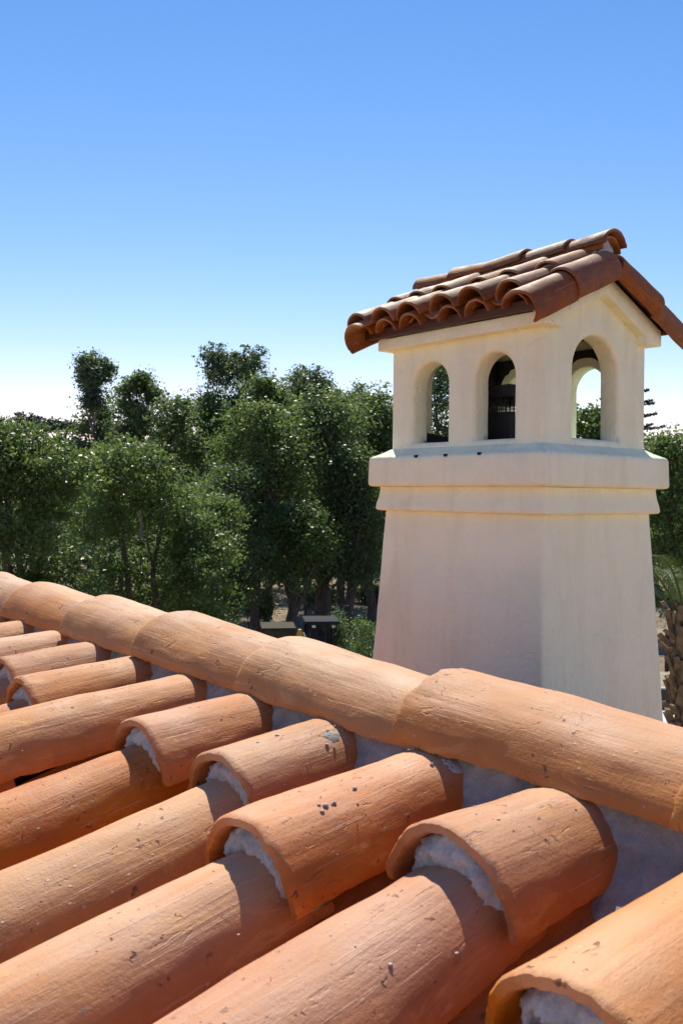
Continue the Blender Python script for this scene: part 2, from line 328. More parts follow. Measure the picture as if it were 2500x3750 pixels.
# field tiles on the near slope
PITCH = 0.222
LIP = {10: (.586, -.373), 9: (.693, -.350), 8: (.590, -.380), 7: (.693, -.372), 6: (.671, -.366), 5: (.455, -.388), 4: (.645, -.370), 3: (.684, -.366), 2: (.66, -.368), 1: (.70, -.365)}
rows = {}
for k in range(-14, 19):
    xk = -0.4386 - PITCH * (10 - k) + (.018 if k == 10 else 0) + (0 if k in LIP else rnd.uniform(-.006, .006))
    yl, zu = LIP.get(k, (rnd.uniform(.58, .70), -.368 + rnd.uniform(-.005, .005)))
    rows[k] = (xk, yl, zu)
TILES = []        # (origin, axis, r0, r1, length) for mortar crumbs later
for k, (xk, yl, zu) in rows.items():
    near = 0 <= k <= 12; hi = dict(nL=34, nA=38) if near else dict(nL=10, nA=14)
    r0 = 0.0975 + rnd.uniform(-.002, .002)
    ln = 0.93 - yl; sl_u = 0.108 if k != 9 else 0.045
    zend = -0.352
    r_end = r0 - 0.043 * ln
    axis_slope = ((zend - r_end) - (zu - r0)) / ln
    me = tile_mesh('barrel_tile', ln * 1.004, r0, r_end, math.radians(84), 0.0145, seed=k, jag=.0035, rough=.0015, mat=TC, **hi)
    put_tile('barrel_tile', me, house, E_(xk, yl, zu - r0), (rnd.uniform(-.012, .012), 1, axis_slope), spin=rnd.uniform(-.03, .03))
    TILES.append((xk, yl, zu - r0, axis_slope, r0, r_end, ln, k))
    # second course, its head tucked under the first lip
    L2 = 0.47; yl2 = yl - 0.385; rh = 0.079; r02 = 0.0985 + rnd.uniform(-.002, .002)
    zl = zu - 0.05; zc2 = zl - 0.169 * (yl - yl2)
    ax2 = 0.169 + (r02 - rh) / L2
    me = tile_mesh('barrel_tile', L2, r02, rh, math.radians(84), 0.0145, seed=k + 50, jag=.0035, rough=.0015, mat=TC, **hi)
    put_tile('barrel_tile', me, house, E_(xk + rnd.uniform(-.003, .003), yl2, zc2 - r02), (rnd.uniform(-.015, .015), 1, ax2), spin=rnd.uniform(-.03, .03))
    TILES.append((xk, yl2, zc2 - r02, ax2, r02, rh, L2, k))
    # third and fourth courses, below the picture
    for c in (1, 2):
        yl3 = yl2 - 0.385 * c; z3 = zc2 - c * 0.117
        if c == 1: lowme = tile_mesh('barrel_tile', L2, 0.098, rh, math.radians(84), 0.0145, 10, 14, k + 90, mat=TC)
        put_tile('barrel_tile', lowme, house, E_(xk, yl3, z3 - 0.098), (0, 1, ax2))
# pan tiles in the valleys (hollow side up), one mesh shared per course
pan = tile_mesh('pan_tile', 0.47, 0.092, 0.078, math.radians(64), 0.014, 12, 18, 300, mat=TP)
for k, (xk, yl, zu) in rows.items():
    xm = xk + PITCH / 2
    for c in range(4):
        y0 = 0.50 - 0.385 * c
        put_tile('pan_tile', pan, house, E_(xm, y0, deck_near(y0) + 0.095), (0, 1, 0.26), spin=math.pi)
# far slope covers (behind the ridge)
farm = tile_mesh('barrel_tile', 0.47, 0.0985, 0.079, math.radians(84), 0.0145, 8, 12, 400, mat=TC)
for k in range(-14, 19):
    xk = -0.4386 - PITCH * (10 - k) + (.018 if k == 10 else 0) + 0.04
    for c in range(8):
        y = 1.50 + 0.385 * c
        if -4.1 < xk < -2.3 and y > 2.75: continue
        put_tile('barrel_tile', farm, house, E_(xk, y, deck_far(y) + 0.006), (0, -1, 0.27))

# mortar bedding under the ridge, between the row heads
V, F = [], []
nx, nzz = 1500, 26
xs = np.linspace(X0, X1, nx)
for i, x in enumerate(xs):
    for j in range(nzz):
        t = j / (nzz - 1); z = -0.325 - 0.15 * t
        y = 0.922 - 0.055 * t - 0.055 * t * t + 0.014 * nz(x * 9, z * 9, 2) + 0.007 * nz(x * 30, z * 30, 5) + 0.004 * nz(x * 80, z * 80, 7) + 0.0025 * nz(x * 160, z * 160, 9)
        V.append(E_(x, y, z) - HL)
for i in range(nx - 1):
    for j in range(nzz - 1): a = i * nzz + j; F.append((a, a + 1, a + nzz + 1, a + nzz))
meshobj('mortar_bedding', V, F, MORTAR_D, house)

# mortar plugs stuffed under the lips
def plug(k, xk, yl, zu, seed):
    r_out = 0.0815; C_u = zu - 0.0975; zl = zu - 0.05; r_in = 0.078; C_l = zl - r_in - 0.004
    V, F = [], []
    nA, nR, nD = 64, 11, 5
    lo, hi_ = math.radians(-62 + 12 * nz(seed, 1, 1)), math.radians(66 + 10 * nz(seed, 2, 2))
    for i in range(nA):
        a = lo + (hi_ - lo) * i / (nA - 1)
        taper = min(1, 6 * min(i, nA - 1 - i) / nA)
        po = Vector((r_out * math.sin(a), C_u + r_out * math.cos(a))); pi = Vector((r_in * math.sin(a * 0.97), C_l + r_in * math.cos(a * 0.97)))
        # front face then back edge
        for j in range(nR):
            t = j / (nR - 1); p = pi.lerp(po, t)
            dep = 0.014 + 0.012 * (1 - taper) - 0.013 * math.sin(math.pi * t) * taper + 0.008 * nz(a * 4 + seed, t * 2.2, 3) + 0.006 * nz(a * 12, t * 6, seed) + 0.004 * nz(a * 30, t * 14, seed)
            rag = (0.006 * nz(a * 9, seed, 6) + .003 * nz(a * 25, seed, 3)) * (1 - t)
            V.append(E_(xk + p.x, yl + dep, p.y - 0.004 * (1 - t) + rag) - HL)
        for j in (nR - 1, 0):
            p = pi.lerp(po, j / (nR - 1)); V.append(E_(xk + p.x, yl + 0.07, p.y + (0.03 * 0.17)) - HL)
    n = nR + 2
    for i in range(nA - 1):
        for j in range(n): a = i * n + j; b = i * n + (j + 1) % n; F.append((a, b, b + n, a + n))
    F.append(tuple(range(n))[::-1]); F.append(tuple((nA - 1) * n + j for j in range(n)))
    meshobj('mortar_plug', V, F, MORTAR, house)
for k in range(0, 13):
    xk, yl, zu = rows[k]; plug(k, xk, yl, zu, k * 3.7)

# mortar crumbs and smears left on the tiles
def ico(bm, c, r, squash=1.0, seed=0):
    res = bmesh.ops.create_icosphere(bm, subdivisions=1, radius=1)
    for v in res['verts']:
        q = 1 + 0.35 * nz(v.co.x * 2 + seed, v.co.y * 2, v.co.z * 2)
        v.co = Vector((v.co.x * r * q * .9, v.co.y * r * q * 1.1, v.co.z * r * q * squash * .6)) + c
def on_tile(k, course, t, ang, lift=0.0):
    T = [q for q in TILES if q[7] == k][course]; xk, y, z, ax, r0, r1, ln, _ = T
    R = r0 + (r1 - r0) * t + lift
    return E_(xk + R * math.sin(ang), y + ln * t, z + ax * ln * t + R * math.cos(ang)) - HL
bm = bmesh.new()
for k, c, t, a, r in [(7, 0, .22, .1, .004), (7, 0, .38, .05, .0045), (7, 0, .70, .35, .004), (7, 0, .62, .62, .0042), (7, 0, .78, .3, .0035), (7, 0, .66, .7, .003),
                      (8, 0, .42, .25, .0045), (8, 0, .26, .35, .005), (8, 0, .23, .42, .004), (8, 0, .30, .36, .0035), (8, 0, .24, .30, .003), (8, 0, .80, .35, .004), (8, 0, .86, .55, .0045), (8, 0, .38, .5, .0020),
                      (7, 1, .80, .1, .0035), (7, 1, .84, .3, .0025), (9, 0, .25, .2, .003), (9, 0, .55, .3, .003), (9, 1, .55, .6, .0035), (9, 1, .7, .9, .003), (9, 1, .5, -.1, .0020), (6, 1, .8, 0, .0025), (6, 1, .75, .1, .002)]:
    ico(bm, on_tile(k, c, t, a, r * .15), r * .8, .6, k + t * 9)
for i in range(150):
    k = rnd.randint(1, 11); ico(bm, on_tile(k, rnd.randint(0, 1), rnd.uniform(.1, .85), rnd.uniform(-.5, 1.1), .0006), rnd.uniform(.0007, .0018), .6, i)
for i in range(60):     # line of droppings where the ridge mortar meets row 8
    t = rnd.uniform(.86, .96); ico(bm, on_tile(8, 0, t, rnd.uniform(-.5, .5), .001), rnd.uniform(.0015, .004), .7, i + 200)
tag(bmobj('mortar_crumbs', bm, MORTAR, house, True), kind='stuff')
def smear(k, course, t, ang, rad, seed, mat=MORTAR):
    V, F = [], []; n = 18
    V.append(on_tile(k, course, t, ang, .0009))
    for ring, f in ((1, .6), (2, 1.0)):
        for i in range(n):
            b = i / n * math.tau; rr = rad * f * (1 + .45 * nz(math.cos(b) * 1.6 + seed, math.sin(b) * 1.6, 1))
            T = [q for q in TILES if q[7] == k][course]
            V.append(on_tile(k, course, t + rr * math.cos(b) / T[6], ang + rr * math.sin(b) / .09, (.0008 if ring == 1 else -.0016)))
    for i in range(n): F.append((0, 1 + i, 1 + (i + 1) % n)); F.append((1 + i, 1 + n + i, 1 + n + (i + 1) % n, 1 + (i + 1) % n))
    meshobj('mortar_smear', V, F, mat, house)
smear(7, 0, .70, .48, .013, 4, MORTAR_D); smear(8, 0, .90, .5, .016, 8); smear(8, 0, .93, .15, .02, 12); smear(9, 0, .93, .6, .014, 15)
# smears on the ridge: at the lip of the near ridge tile
def ridge_smear(x, ang, rad, seed, dz=0.0):
    V, F = [], []; n = 16; C = -0.3705
    def pt(u, v, lift): R = 0.0915 + lift; return E_(x + u, YR + .022 - 1.2 * R * math.sin(ang + v / .09), C + R * math.cos(ang + v / .09) + dz) - HL
    V.append(pt(0, 0, -.006))
    for f, l in ((.6, -.0062), (1, -.009)):
        for i in range(n):
            b = i / n * math.tau; rr = rad * f * (1 + .5 * nz(math.cos(b) * 1.5 + seed, math.sin(b) * 1.5, 2)); V.append(pt(rr * math.cos(b) * .7, rr * math.sin(b) * 1.3, l))
    for i in range(n): F.append((0, 1 + (i + 1) % n, 1 + i)); F.append((1 + i, 1 + (i + 1) % n, 1 + n + (i + 1) % n, 1 + n + i))
    meshobj('mortar_smear', V, F, MORTAR, house)
ridge_smear(-0.972, .36, .008, 3)

# ------------------------------------------------------------------ the chimney
CX, CY = -2.6725, 3.41           # near corner of the lantern stage
LL, DD = 1.046, 0.8764           # along -X, along +Y
chim = empty('chimney', (CX - LL / 2, CY + DD / 2, EYE - 1.9), 'white stucco chimney with arched openings and a little tiled gable cap', 'chimney')
CL = chim.location
def C_(u, v, z): return Vector((CX + u, CY + v, EYE + z)) - CL        # u<=0 along the long side, v>=0 towards the back
def rect_sweep(name, prof, rc, mat=STUCCO, wob=0.0025, cap=True, nside=26, seed=0.0):
    """prof: list of (offset, z) from bottom to top; rounded rectangle of the lantern grown by offset"""
    V, F = [], []; ring = 0
    for off, z in prof:
        pts = []
        x0, x1, y0, y1 = -LL - off, off, -off, DD + off; r = max(0.004, min(rc, rc + off * .3))
        corners = [((x1 - r, y0 + r), -90), ((x1 - r, y1 - r), 0), ((x0 + r, y1 - r), 90), ((x0 + r, y0 + r), 180)]
        for ci, ((px, py), a0) in enumerate(corners):
            for s in range(6): a = math.radians(a0 + 18 * s); pts.append((px + r * math.cos(a), py + r * math.sin(a)))
            q = corners[(ci + 1) % 4]; a = math.radians(q[1]); e = (q[0][0] + r * math.cos(a), q[0][1] + r * math.sin(a)); b = pts[-1]
            for s in range(1, nside): t = s / nside; pts.append((b[0] + (e[0] - b[0]) * t, b[1] + (e[1] - b[1]) * t))
        ring = len(pts)
        for px, py in pts:
            cxm, cym = px + LL / 2, py - DD / 2; l = math.hypot(cxm, cym)
            d = wob * (nz(px * 3 + seed, py * 3, z * 3) + 0.5 * nz(px * 9, py * 9 + seed, z * 9))
            V.append(C_(px + cxm / l * d, py + cym / l * d, z + 0.5 * wob * nz(px * 4, py * 4, seed + z)))
    for i in range(len(prof) - 1):
        for j in range(ring): a = i * ring + j; b = i * ring + (j + 1) % ring; F.append((a, b, b + ring, a + ring))
    if cap: F.append(tuple(range(ring))[::-1]); F.append(tuple((len(prof) - 1) * ring + j for j in range(ring)))
    o = meshobj(name, V, F, mat, chim); o.data.set_sharp_from_angle(angle=math.radians(70)); return o
def arc(o0, z0, o1, z1, n=5):      # quarter-round between two profile points (bulging outwards)
    return [(o0 + (o1 - o0) * math.sin(t * math.pi / 2 / n), z0 + (z1 - z0) * (1 - math.cos(t * math.pi / 2 / n))) for t in range(n + 1)]
# tapering shaft
zt_ = -0.088; k_ = -0.055
prof = [(0.023 + k_ * (z - zt_), z) for z in np.linspace(-1.9, zt_ - 0.002, 40)]
rect_sweep('shaft', prof + [(0.023, -0.086)], 0.022, wob=0.003, seed=1.0)
# lower flared band
rect_sweep('band', [(0.0, -0.089), (0.040, -0.090), (0.056, -0.088), (0.062, -0.082), (0.0635, -0.074), (0.060, -0.05), (0.053, -0.02), (0.048, 0.01), (0.046, 0.030), (0.047, 0.0425), (0, 0.0428)], 0.020, seed=2.0)
# ledge with rounded lips and a sloping wash
rect_sweep('ledge', [(0.0, 0.0432), (0.045, 0.0430), (0.078, 0.0436), (0.090, 0.047), (0.0955, 0.056), (0.0960, 0.075), (0.0945, 0.12), (0.0935, 0.17), (0.0925, 0.190), (0.0890, 0.2015), (0.080, 0.2095), (0.066, 0.2155), (0.035, 0.232), (0.008, 0.250), (-0.02, 0.262), (-0.10, 0.268)], 0.022, seed=3.0)

# lantern stage: four walls with arched openings, rounded corners and soft reveals
def arch_pts(c, hw, sill, spring, off, n=20):
    w_ = hw + off; p = [(c - w_, sill - off), (c + w_, sill - off)]
    for i in range(6): p.append((c + w_, sill - off + (spring - sill + off) * (i + 1) / 7))
    for i in range(n + 1): a = math.pi * i / n; p.append((c + w_ * math.cos(a), spring + (RISE * hw + off) * math.sin(a)))
    for i in range(6): p.append((c - w_, spring - (spring - sill + off) * (i + 1) / 7))
    return p
RISE = 1.0; TH = 0.115; RC = 0.02; RB = 0.026
ZB, ZE, ZA = 0.246, 0.808, 1.03
def wall_panel(bm, outer, inner, holes, place):
    """outer/inner: outline polygons (u,z); holes: (c,hw,sill,spring); place(u, depth, z) -> point"""
    def fill(outline, rings, dep):
        vs = []
        def loop(pts, split):
            out = []
            for i, p in enumerate(pts):
                q = pts[(i + 1) % len(pts)]; n_ = max(1, int(math.hypot(q[0] - p[0], q[1] - p[1]) / split))
                for s in range(n_): t = s / n_; out.append((p[0] + (q[0] - p[0]) * t, p[1] + (q[1] - p[1]) * t))
            return out
        lo = loop(outline, .05); v0 = [bm.verts.new(place(u, dep, z)) for u, z in lo]
        es = [bm.edges.new((v0[i], v0[(i + 1) % len(v0)])) for i in range(len(v0))]
        for rv in rings: es += [bm.edges.get((rv[i], rv[(i + 1) % len(rv)])) or bm.edges.new((rv[i], rv[(i + 1) % len(rv)])) for i in range(len(rv))]
        bmesh.ops.triangle_fill(bm, use_beauty=True, use_dissolve=False, edges=es)
        return v0
    front, back = [], []
    for (c, hw, sill, spr) in holes:
        rings = []
        for s in range(6):
            a = math.pi / 2 * s / 5; rings.append((RB * (1 - math.sin(a)), RB * (1 - math.cos(a))))
        rings.append((-0.002, TH * .5)); rings.append((0.0, TH - .008)); rings.append((0.008, TH)); rings.append((0.05, TH + .0015))
        prev = None; allr = []
        for off, dep in rings:
            rg = .016 if off > .04 else 0
            r = [bm.verts.new(place(u + .0025 * nz(u * 9, z * 9, c) + rg * nz(u * 30, z * 30, c), dep, z + rg * nz(z * 30, u * 30, c + 4))) for u, z in arch_pts(c, hw, sill, spr, off)]
            if prev:
                for i in range(len(r)): bm.faces.new((prev[i], prev[(i + 1) % len(r)], r[(i + 1) % len(r)], r[i]))
            prev = r; allr.append(r)
        front.append(allr[0]); back.append(allr[-1])
    fill(outer, front, 0.0)
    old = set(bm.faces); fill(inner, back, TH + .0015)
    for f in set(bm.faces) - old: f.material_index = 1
bm = bmesh.new()
zs = (0.281, 0.60)
def pl_front(u, d, z): return C_(u, d, z)
def pl_back(u, d, z): return C_(u, DD - d, z)
def pl_right(u, d, z): return C_(-d, u, z)
def pl_left(u, d, z): return C_(-LL + d, u, z)
long_o = [(-LL + RC, ZB), (-RC, ZB), (-RC, ZE), (-LL + RC, ZE)]; long_i = [(-LL + TH, ZB), (-TH, ZB), (-TH, ZE), (-LL + TH, ZE)]
hl = [(-0.7455, 0.128, 0.281, 0.585), (-0.300, 0.128, 0.281, 0.585)]
wall_panel(bm, long_o, long_i, hl, pl_front); wall_panel(bm, long_o, long_i, hl, pl_back)
gab_o = [(RC, ZB), (DD - RC, ZB), (DD - RC, ZE), (DD / 2, ZA), (RC, ZE)]; gab_i = [(TH, ZB), (DD - TH, ZB), (DD - TH, ZE), (DD / 2, ZA), (TH, ZE)]
hg = [(0.438, 0.192, 0.289, 0.617)]
wall_panel(bm, gab_o, gab_i, hg, pl_right); wall_panel(bm, gab_o, gab_i, [(0.415, 0.205, 0.289, 0.60)], pl_left)
for (px, py, a0) in ((-RC, RC, -90), (-RC, DD - RC, 0), (-LL + RC, DD - RC, 90), (-LL + RC, RC, 180)):     # rounded corners
    prev = None
    for s in range(7):
        a = math.radians(a0 + 15 * s); col = [bm.verts.new(C_(px + RC * math.cos(a), py + RC * math.sin(a), z)) for z in np.linspace(ZB, ZE, 12)]
        if prev:
            for i in range(11): bm.faces.new((prev[i], col[i], col[i + 1], prev[i + 1]))
        prev = col
bmesh.ops.remove_doubles(bm, verts=bm.verts, dist=0.0004); bmesh.ops.recalc_face_normals(bm, faces=bm.faces)
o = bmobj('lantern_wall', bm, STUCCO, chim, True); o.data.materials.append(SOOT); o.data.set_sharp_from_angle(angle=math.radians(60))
wn = o.modifiers.new('wn', 'WEIGHTED_NORMAL'); wn.keep_sharp = True; wn.weight = 100

# weep tubes in the ledge
for u, z in ((-.749, .203), (-.534, .203), (-.305, .205)):
    bm = bmesh.new(); bmesh.ops.create_cone(bm, cap_ends=True, segments=12, radius1=.0075, radius2=.0075, depth=.03, matrix=Matrix.Translation(C_(u, -.086, z)) @ Matrix.Rotation(math.pi / 2, 4, 'X'))
    bmobj('weep_tube', bm, HOLE, chim)

# eave mouldings and raking mouldings (cream stucco)
EO = 0.058
def poly_extrude(name, poly, place, d0, d1, mat, bev=0.006):
    bm = bmesh.new(); a = [bm.verts.new(place(u, d0, z)) for u, z in poly]; b = [bm.verts.new(place(u, d1, z)) for u, z in poly]; n = len(poly)
    bm.faces.new(a); bm.faces.new(b[::-1])
    for i in range(n): bm.faces.new((a[i], b[i], b[(i + 1) % n], a[(i + 1) % n]))
    bmesh.ops.recalc_face_normals(bm, faces=bm.faces)
    if bev: bevel(bm, bev, 3)
    o = bmobj(name, bm, mat, chim, True); o.data.set_sharp_from_angle(angle=math.radians(50)); return o
TS = 0.44                        # slope of the cap
for s, pl in ((0, lambda u, d, z: C_(u, d, z)), (1, lambda u, d, z: C_(u, DD - d, z))):
    poly_extrude('eave_moulding', [(-LL - EO + .002, .803), (EO - .002, .803), (EO - .002, .866), (-LL - EO + .002, .866)], pl, -EO, TH - .02, STUCCO)
for pl in (lambda u, d, z: C_(d, u, z), lambda u, d, z: C_(-LL - d, u, z)):
    ya, yb = -EO + .004, DD / 2
    poly = [(ya, .806), (.012, .806), (yb, .806 + .012 + TS * (yb - .0)), (DD - .012, .806), (DD - ya, .806), (DD - ya, .885), (yb, .893 + TS * (yb - ya)), (ya, .885)]
    poly_extrude('rake_moulding', poly, pl, -0.02, EO, STUCCO, 0.009)
# fascia boards and roof boards
def deckz(v): return 0.880 + TS * (v + EO)
for s in (0, 1):
    pl = (lambda u, d, z: C_(u, d, z)) if s == 0 else (lambda u, d, z: C_(u, DD - d, z))
    poly_extrude('fascia_board', [(-LL - .125, .8675), (.085, .8675), (.085, .917), (-LL - .125, .917)], pl, -.095, -.062, WOOD_D, 0.003)
    V = [pl(u, v, z) for u in (-LL - .056, .056) for v, z in ((-.06, .872), (DD / 2, .872 + TS * (DD / 2 + .06)), (DD / 2, .905 + TS * (DD / 2 + .06)), (-.06, .905))]
    meshobj('roof_board', V, [(0, 1, 2, 3), (7, 6, 5, 4), (0, 4, 5, 1), (1, 5, 6, 2), (2, 6, 7, 3), (3, 7, 4, 0)], SOOT, chim, smooth=False)
# mortar bed the cap tiles sit in
for s in (0, 1):
    V, F = [], []; nu, nv = 70, 26
    for i in range(nu):
        u = -LL - .10 + (LL + .16) * i / (nu - 1)
        for j in range(nv):
            v = -.085 + (DD / 2 + .085) * j / (nv - 1); z = .925 + TS * (v + .06) + .012 * nz(u * 20, v * 20, s) + .02 * max(0, 1 - j / 3) * -1
            V.append(C_(u, v if s == 0 else DD - v, z))
    for i in range(nu - 1):
        for j in range(nv - 1): a = i * nv + j; F.append((a, a + nv, a + nv + 1, a + 1))
    meshobj('mortar_bed', V, F, MORTAR_D, chim)
# cap tiles
capW = Vector((0, 0, 0))
def W_(u, v, z): return Vector((CX + u, CY + v, EYE + z))
cols = [-1.138, -0.931, -0.735, -0.485, -0.285, -0.062]
for s in (0, 1):
    fl = (lambda v: v) if s == 0 else (lambda v: DD - v); dy = 1 if s == 0 else -1
    for i, u in enumerate(cols):
        hi = dict(nL=14, nA=22)
        jy = rnd.uniform(-.022, .018)
        # eave cover, its booster below, upper cover
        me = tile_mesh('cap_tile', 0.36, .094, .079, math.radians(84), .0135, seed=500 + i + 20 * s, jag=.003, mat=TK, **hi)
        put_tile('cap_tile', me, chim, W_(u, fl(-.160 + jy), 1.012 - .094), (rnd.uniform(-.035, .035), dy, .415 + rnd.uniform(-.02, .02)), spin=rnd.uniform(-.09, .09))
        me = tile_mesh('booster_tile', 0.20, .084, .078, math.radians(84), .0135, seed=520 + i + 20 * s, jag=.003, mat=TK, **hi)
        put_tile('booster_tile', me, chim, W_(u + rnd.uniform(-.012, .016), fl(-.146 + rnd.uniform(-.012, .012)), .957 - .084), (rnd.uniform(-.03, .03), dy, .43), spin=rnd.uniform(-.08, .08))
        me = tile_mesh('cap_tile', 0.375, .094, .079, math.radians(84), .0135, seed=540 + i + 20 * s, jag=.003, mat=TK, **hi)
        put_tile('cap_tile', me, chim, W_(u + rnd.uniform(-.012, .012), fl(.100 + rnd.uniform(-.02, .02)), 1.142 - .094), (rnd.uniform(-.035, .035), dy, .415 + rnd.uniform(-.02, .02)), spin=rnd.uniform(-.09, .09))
        # mortar under the upper lip
        V, F = [], []
        for a_ in range(21):
            a = math.radians(-75 + 7.5 * a_)
            for (r_, dv) in ((.083, .010), (.070, .004 + .006 * nz(a * 4, i, s)), (.052, .010), (.052, .06), (.083, .06)): V.append(C_(u + r_ * math.sin(a), fl(.10 + dv), 1.046 - .004 + r_ * math.cos(a) + .0))
        for a_ in range(20):
            for q in range(5): a = a_ * 5 + q; b = a_ * 5 + (q + 1) % 5; F.append((a, b, b + 5, a + 5))
        meshobj('mortar_plug', V, F, MORTAR, chim)
    for i in range(7):     # pans between the covers
        u = (cols[i - 1] + cols[i]) / 2 if 0 < i < 6 else (cols[0] - .10 if i == 0 else cols[5] + .10)
        if i in (0, 6): continue
        me = tile_mesh('cap_pan_tile', 0.5, .080, .072, math.radians(82), .013, 10, 18, 600 + i + 10 * s, jag=.003, mat=TK)
        put_tile('cap_pan_tile', me, chim, W_(u + rnd.uniform(-.01, .01), fl(-.135 + rnd.uniform(-.012, .012)), .899 + .083), (0, dy, .44), spin=math.pi + rnd.uniform(-.08, .08))
    # rake tiles at both gables
    for side, ux, a0, a1 in ((1, .046, -40, 134), (-1, -LL - .046, -134, 40)):
        if s == 1: a0, a1 = -a1, -a0       # local x flips on the back slope
        for c, (v0, ln) in enumerate(((-.225, .36), (.075, .385))):
            me = tile_mesh('rake_tile', ln, .100 if c else .097, .090, 1, .0145, 14, 24, 640 + s * 4 + c + side * 2, jag=.0035, a0=math.radians(a0), a1=math.radians(a1), mat=TK)
            zo = .838 + .45 * (v0 + .225) + (.012 if c else 0)
            put_tile('rake_tile', me, chim, W_(ux + side * (.006 if c else 0), fl(v0), zo), (0, dy, .44 - (.02 if c else 0)))
# cap ridge tiles
rz = 1.334
for (ul, ur, wide, lift) in ((-1.245, -.90, -1, -.012), (-.97, -.63, -1, 0), (-.71, -.43, 1, .004), (-.50, -.15, 1, -.002), (-.24, .10, 1, -.004)):
    ln = ur - ul; me = tile_mesh('cap_ridge_tile', ln, .098, .083, math.radians(80), .0145, 14, 24, int(700 + ul * 50), jag=.003, mat=TK)
    if wide > 0: put_tile('cap_ridge_tile', me, chim, W_(ur, DD / 2 + rnd.uniform(-.006, .006), rz + lift - .098), (-1, rnd.uniform(-.02, .02), -.015))
    else: put_tile('cap_ridge_tile', me, chim, W_(ul, DD / 2 + rnd.uniform(-.006, .006), rz + lift - .098), (1, rnd.uniform(-.02, .02), -.015))
me = tile_mesh('cap_ridge_tile', .2, .084, .080, math.radians(84), .0135, 10, 20, 777, mat=TK); put_tile('cap_ridge_tile', me, chim, W_(.078, DD / 2, 1.297 - .084), (-1, 0, -.01))
me = tile_mesh('cap_ridge_tile', .2, .084, .080, math.radians(84), .0135, 10, 20, 778, mat=TK); put_tile('cap_ridge_tile', me, chim, W_(-1.225, DD / 2, 1.290 - .084), (1, 0, -.01))
for u0 in (.02, -LL - .10):      # mortar stuffed in the ridge ends
    bm = bmesh.new(); bmesh.ops.create_icosphere(bm, subdivisions=4, radius=1)
    for v in bm.verts:
        q = 1 + .18 * nz(v.co.x * 2, v.co.y * 2, v.co.z * 2 + u0) + .06 * nz(v.co.x * 6, v.co.y * 6, v.co.z * 6)
        v.co = C_(u0 + v.co.x * .045 * q, DD / 2 + v.co.y * .066 * q, 1.205 + v.co.z * .085 * q)
    bmobj('mortar_plug', bm, MORTAR, chim, True)
# ridge bedding along the cap
V, F = [], []
for i in range(80):
    u = -LL - .12 + (LL + .16) * i / 79
    for v, z in ((-.075, 1.20), (-.060, 1.262), (.060, 1.262), (.075, 1.20)): V.append(C_(u, DD / 2 + v + .006 * nz(u * 25, v * 30, 4), z + .006 * nz(u * 25, 7, v * 10)))
for i in range(79):
    for q in range(3): a = i * 4 + q; F.append((a, a + 1, a + 5, a + 4))
meshobj('mortar_bed', V, F, MORTAR_D, chim)
# spark arrester box inside the lantern
fx0, fx1, fy0, fy1 = -.74, -.36, .20, .62
boxobj('flue_floor', (C_(-LL + .125, 0, 0).x, C_(-.125, 0, 0).x, C_(0, .125, 0).y, C_(0, DD - .125, 0).y, C_(0, 0, .2555).z, C_(0, 0, .275).z), SOOT, chim, .004)
flue = boxobj('flue_shroud', (*(sorted((C_(fx0, 0, 0).x, C_(fx1, 0, 0).x))), C_(0, fy0, 0).y, C_(0, fy1, 0).y, C_(0, 0, .2765).z, C_(0, 0, .437).z), SOOT, chim, .004)
boxobj('flue_lid', (C_(fx0 - .012, 0, 0).x, C_(fx1 + .012, 0, 0).x, C_(0, fy0 - .012, 0).y, C_(0, fy1 + .012, 0).y, C_(0, 0, .512).z, C_(0, 0, .578).z), SOOT, chim, .006)
bm = bmesh.new()
def bar(a, b, r):
    a, b = C_(*a), C_(*b); box(bm, min(a.x, b.x) - r, max(a.x, b.x) + r, min(a.y, b.y) - r, max(a.y, b.y) + r, min(a.z, b.z) - r, max(a.z, b.z) + r)
for i in range(14):
    u = fx0 + .006 + (fx1 - fx0 - .012) * i / 13; v = fy0 + .006 + (fy1 - fy0 - .012) * i / 13
    for vv in (fy0 + .006, fy1 - .006): bar((u, vv, .436), (u, vv, .513), .0020)
    for uu in (fx0 + .006, fx1 - .006): bar((uu, v, .436), (uu, v, .513), .0020)
for z in (.455, .475, .495):
    for vv in (fy0 + .006, fy1 - .006): bar((fx0 + .006, vv, z), (fx1 - .006, vv, z), .0018)
    for uu in (fx0 + .006, fx1 - .006): bar((uu, fy0 + .006, z), (uu, fy1 - .006, z), .0018)
bmobj('flue_mesh', bm, SOOT, chim)

# ------------------------------------------------------------------ vegetation
def leaves_mesh(name, P, Nn, L, Wd, mat):
    n = len(P); rv = NP.normal(size=(n, 3)); d = np.cross(Nn, rv); d /= np.linalg.norm(d, axis=1, keepdims=True) + 1e-9
    s = np.cross(Nn, d); sz = np.clip(np.exp(NP.normal(0, .33, n)), .4, 2.0); l = (L * sz)[:, None]; w_ = (Wd * sz * NP.uniform(.7, 1.2, n))[:, None]
    V = np.empty((n, 4, 3)); V[:, 0] = P - d * l / 2; V[:, 1] = P + s * w_ / 2 - d * l * .05; V[:, 2] = P + d * l / 2; V[:, 3] = P - s * w_ / 2 - d * l * .05
    me = bpy.data.meshes.new(name); me.vertices.add(n * 4); me.loops.add(n * 4); me.polygons.add(n)
    me.vertices.foreach_set('co', V.astype(np.float32).ravel()); me.loops.foreach_set('vertex_index', np.arange(n * 4, dtype=np.int32))
    me.polygons.foreach_set('loop_start', np.arange(0, n * 4, 4, dtype=np.int32)); me.polygons.foreach_set('loop_total', np.full(n, 4, dtype=np.int32))
    me.update(calc_edges=True); me.validate(); me.materials.append(mat); return me
def unit(a): return a / (np.linalg.norm(a, axis=-1, keepdims=True) + 1e-9)
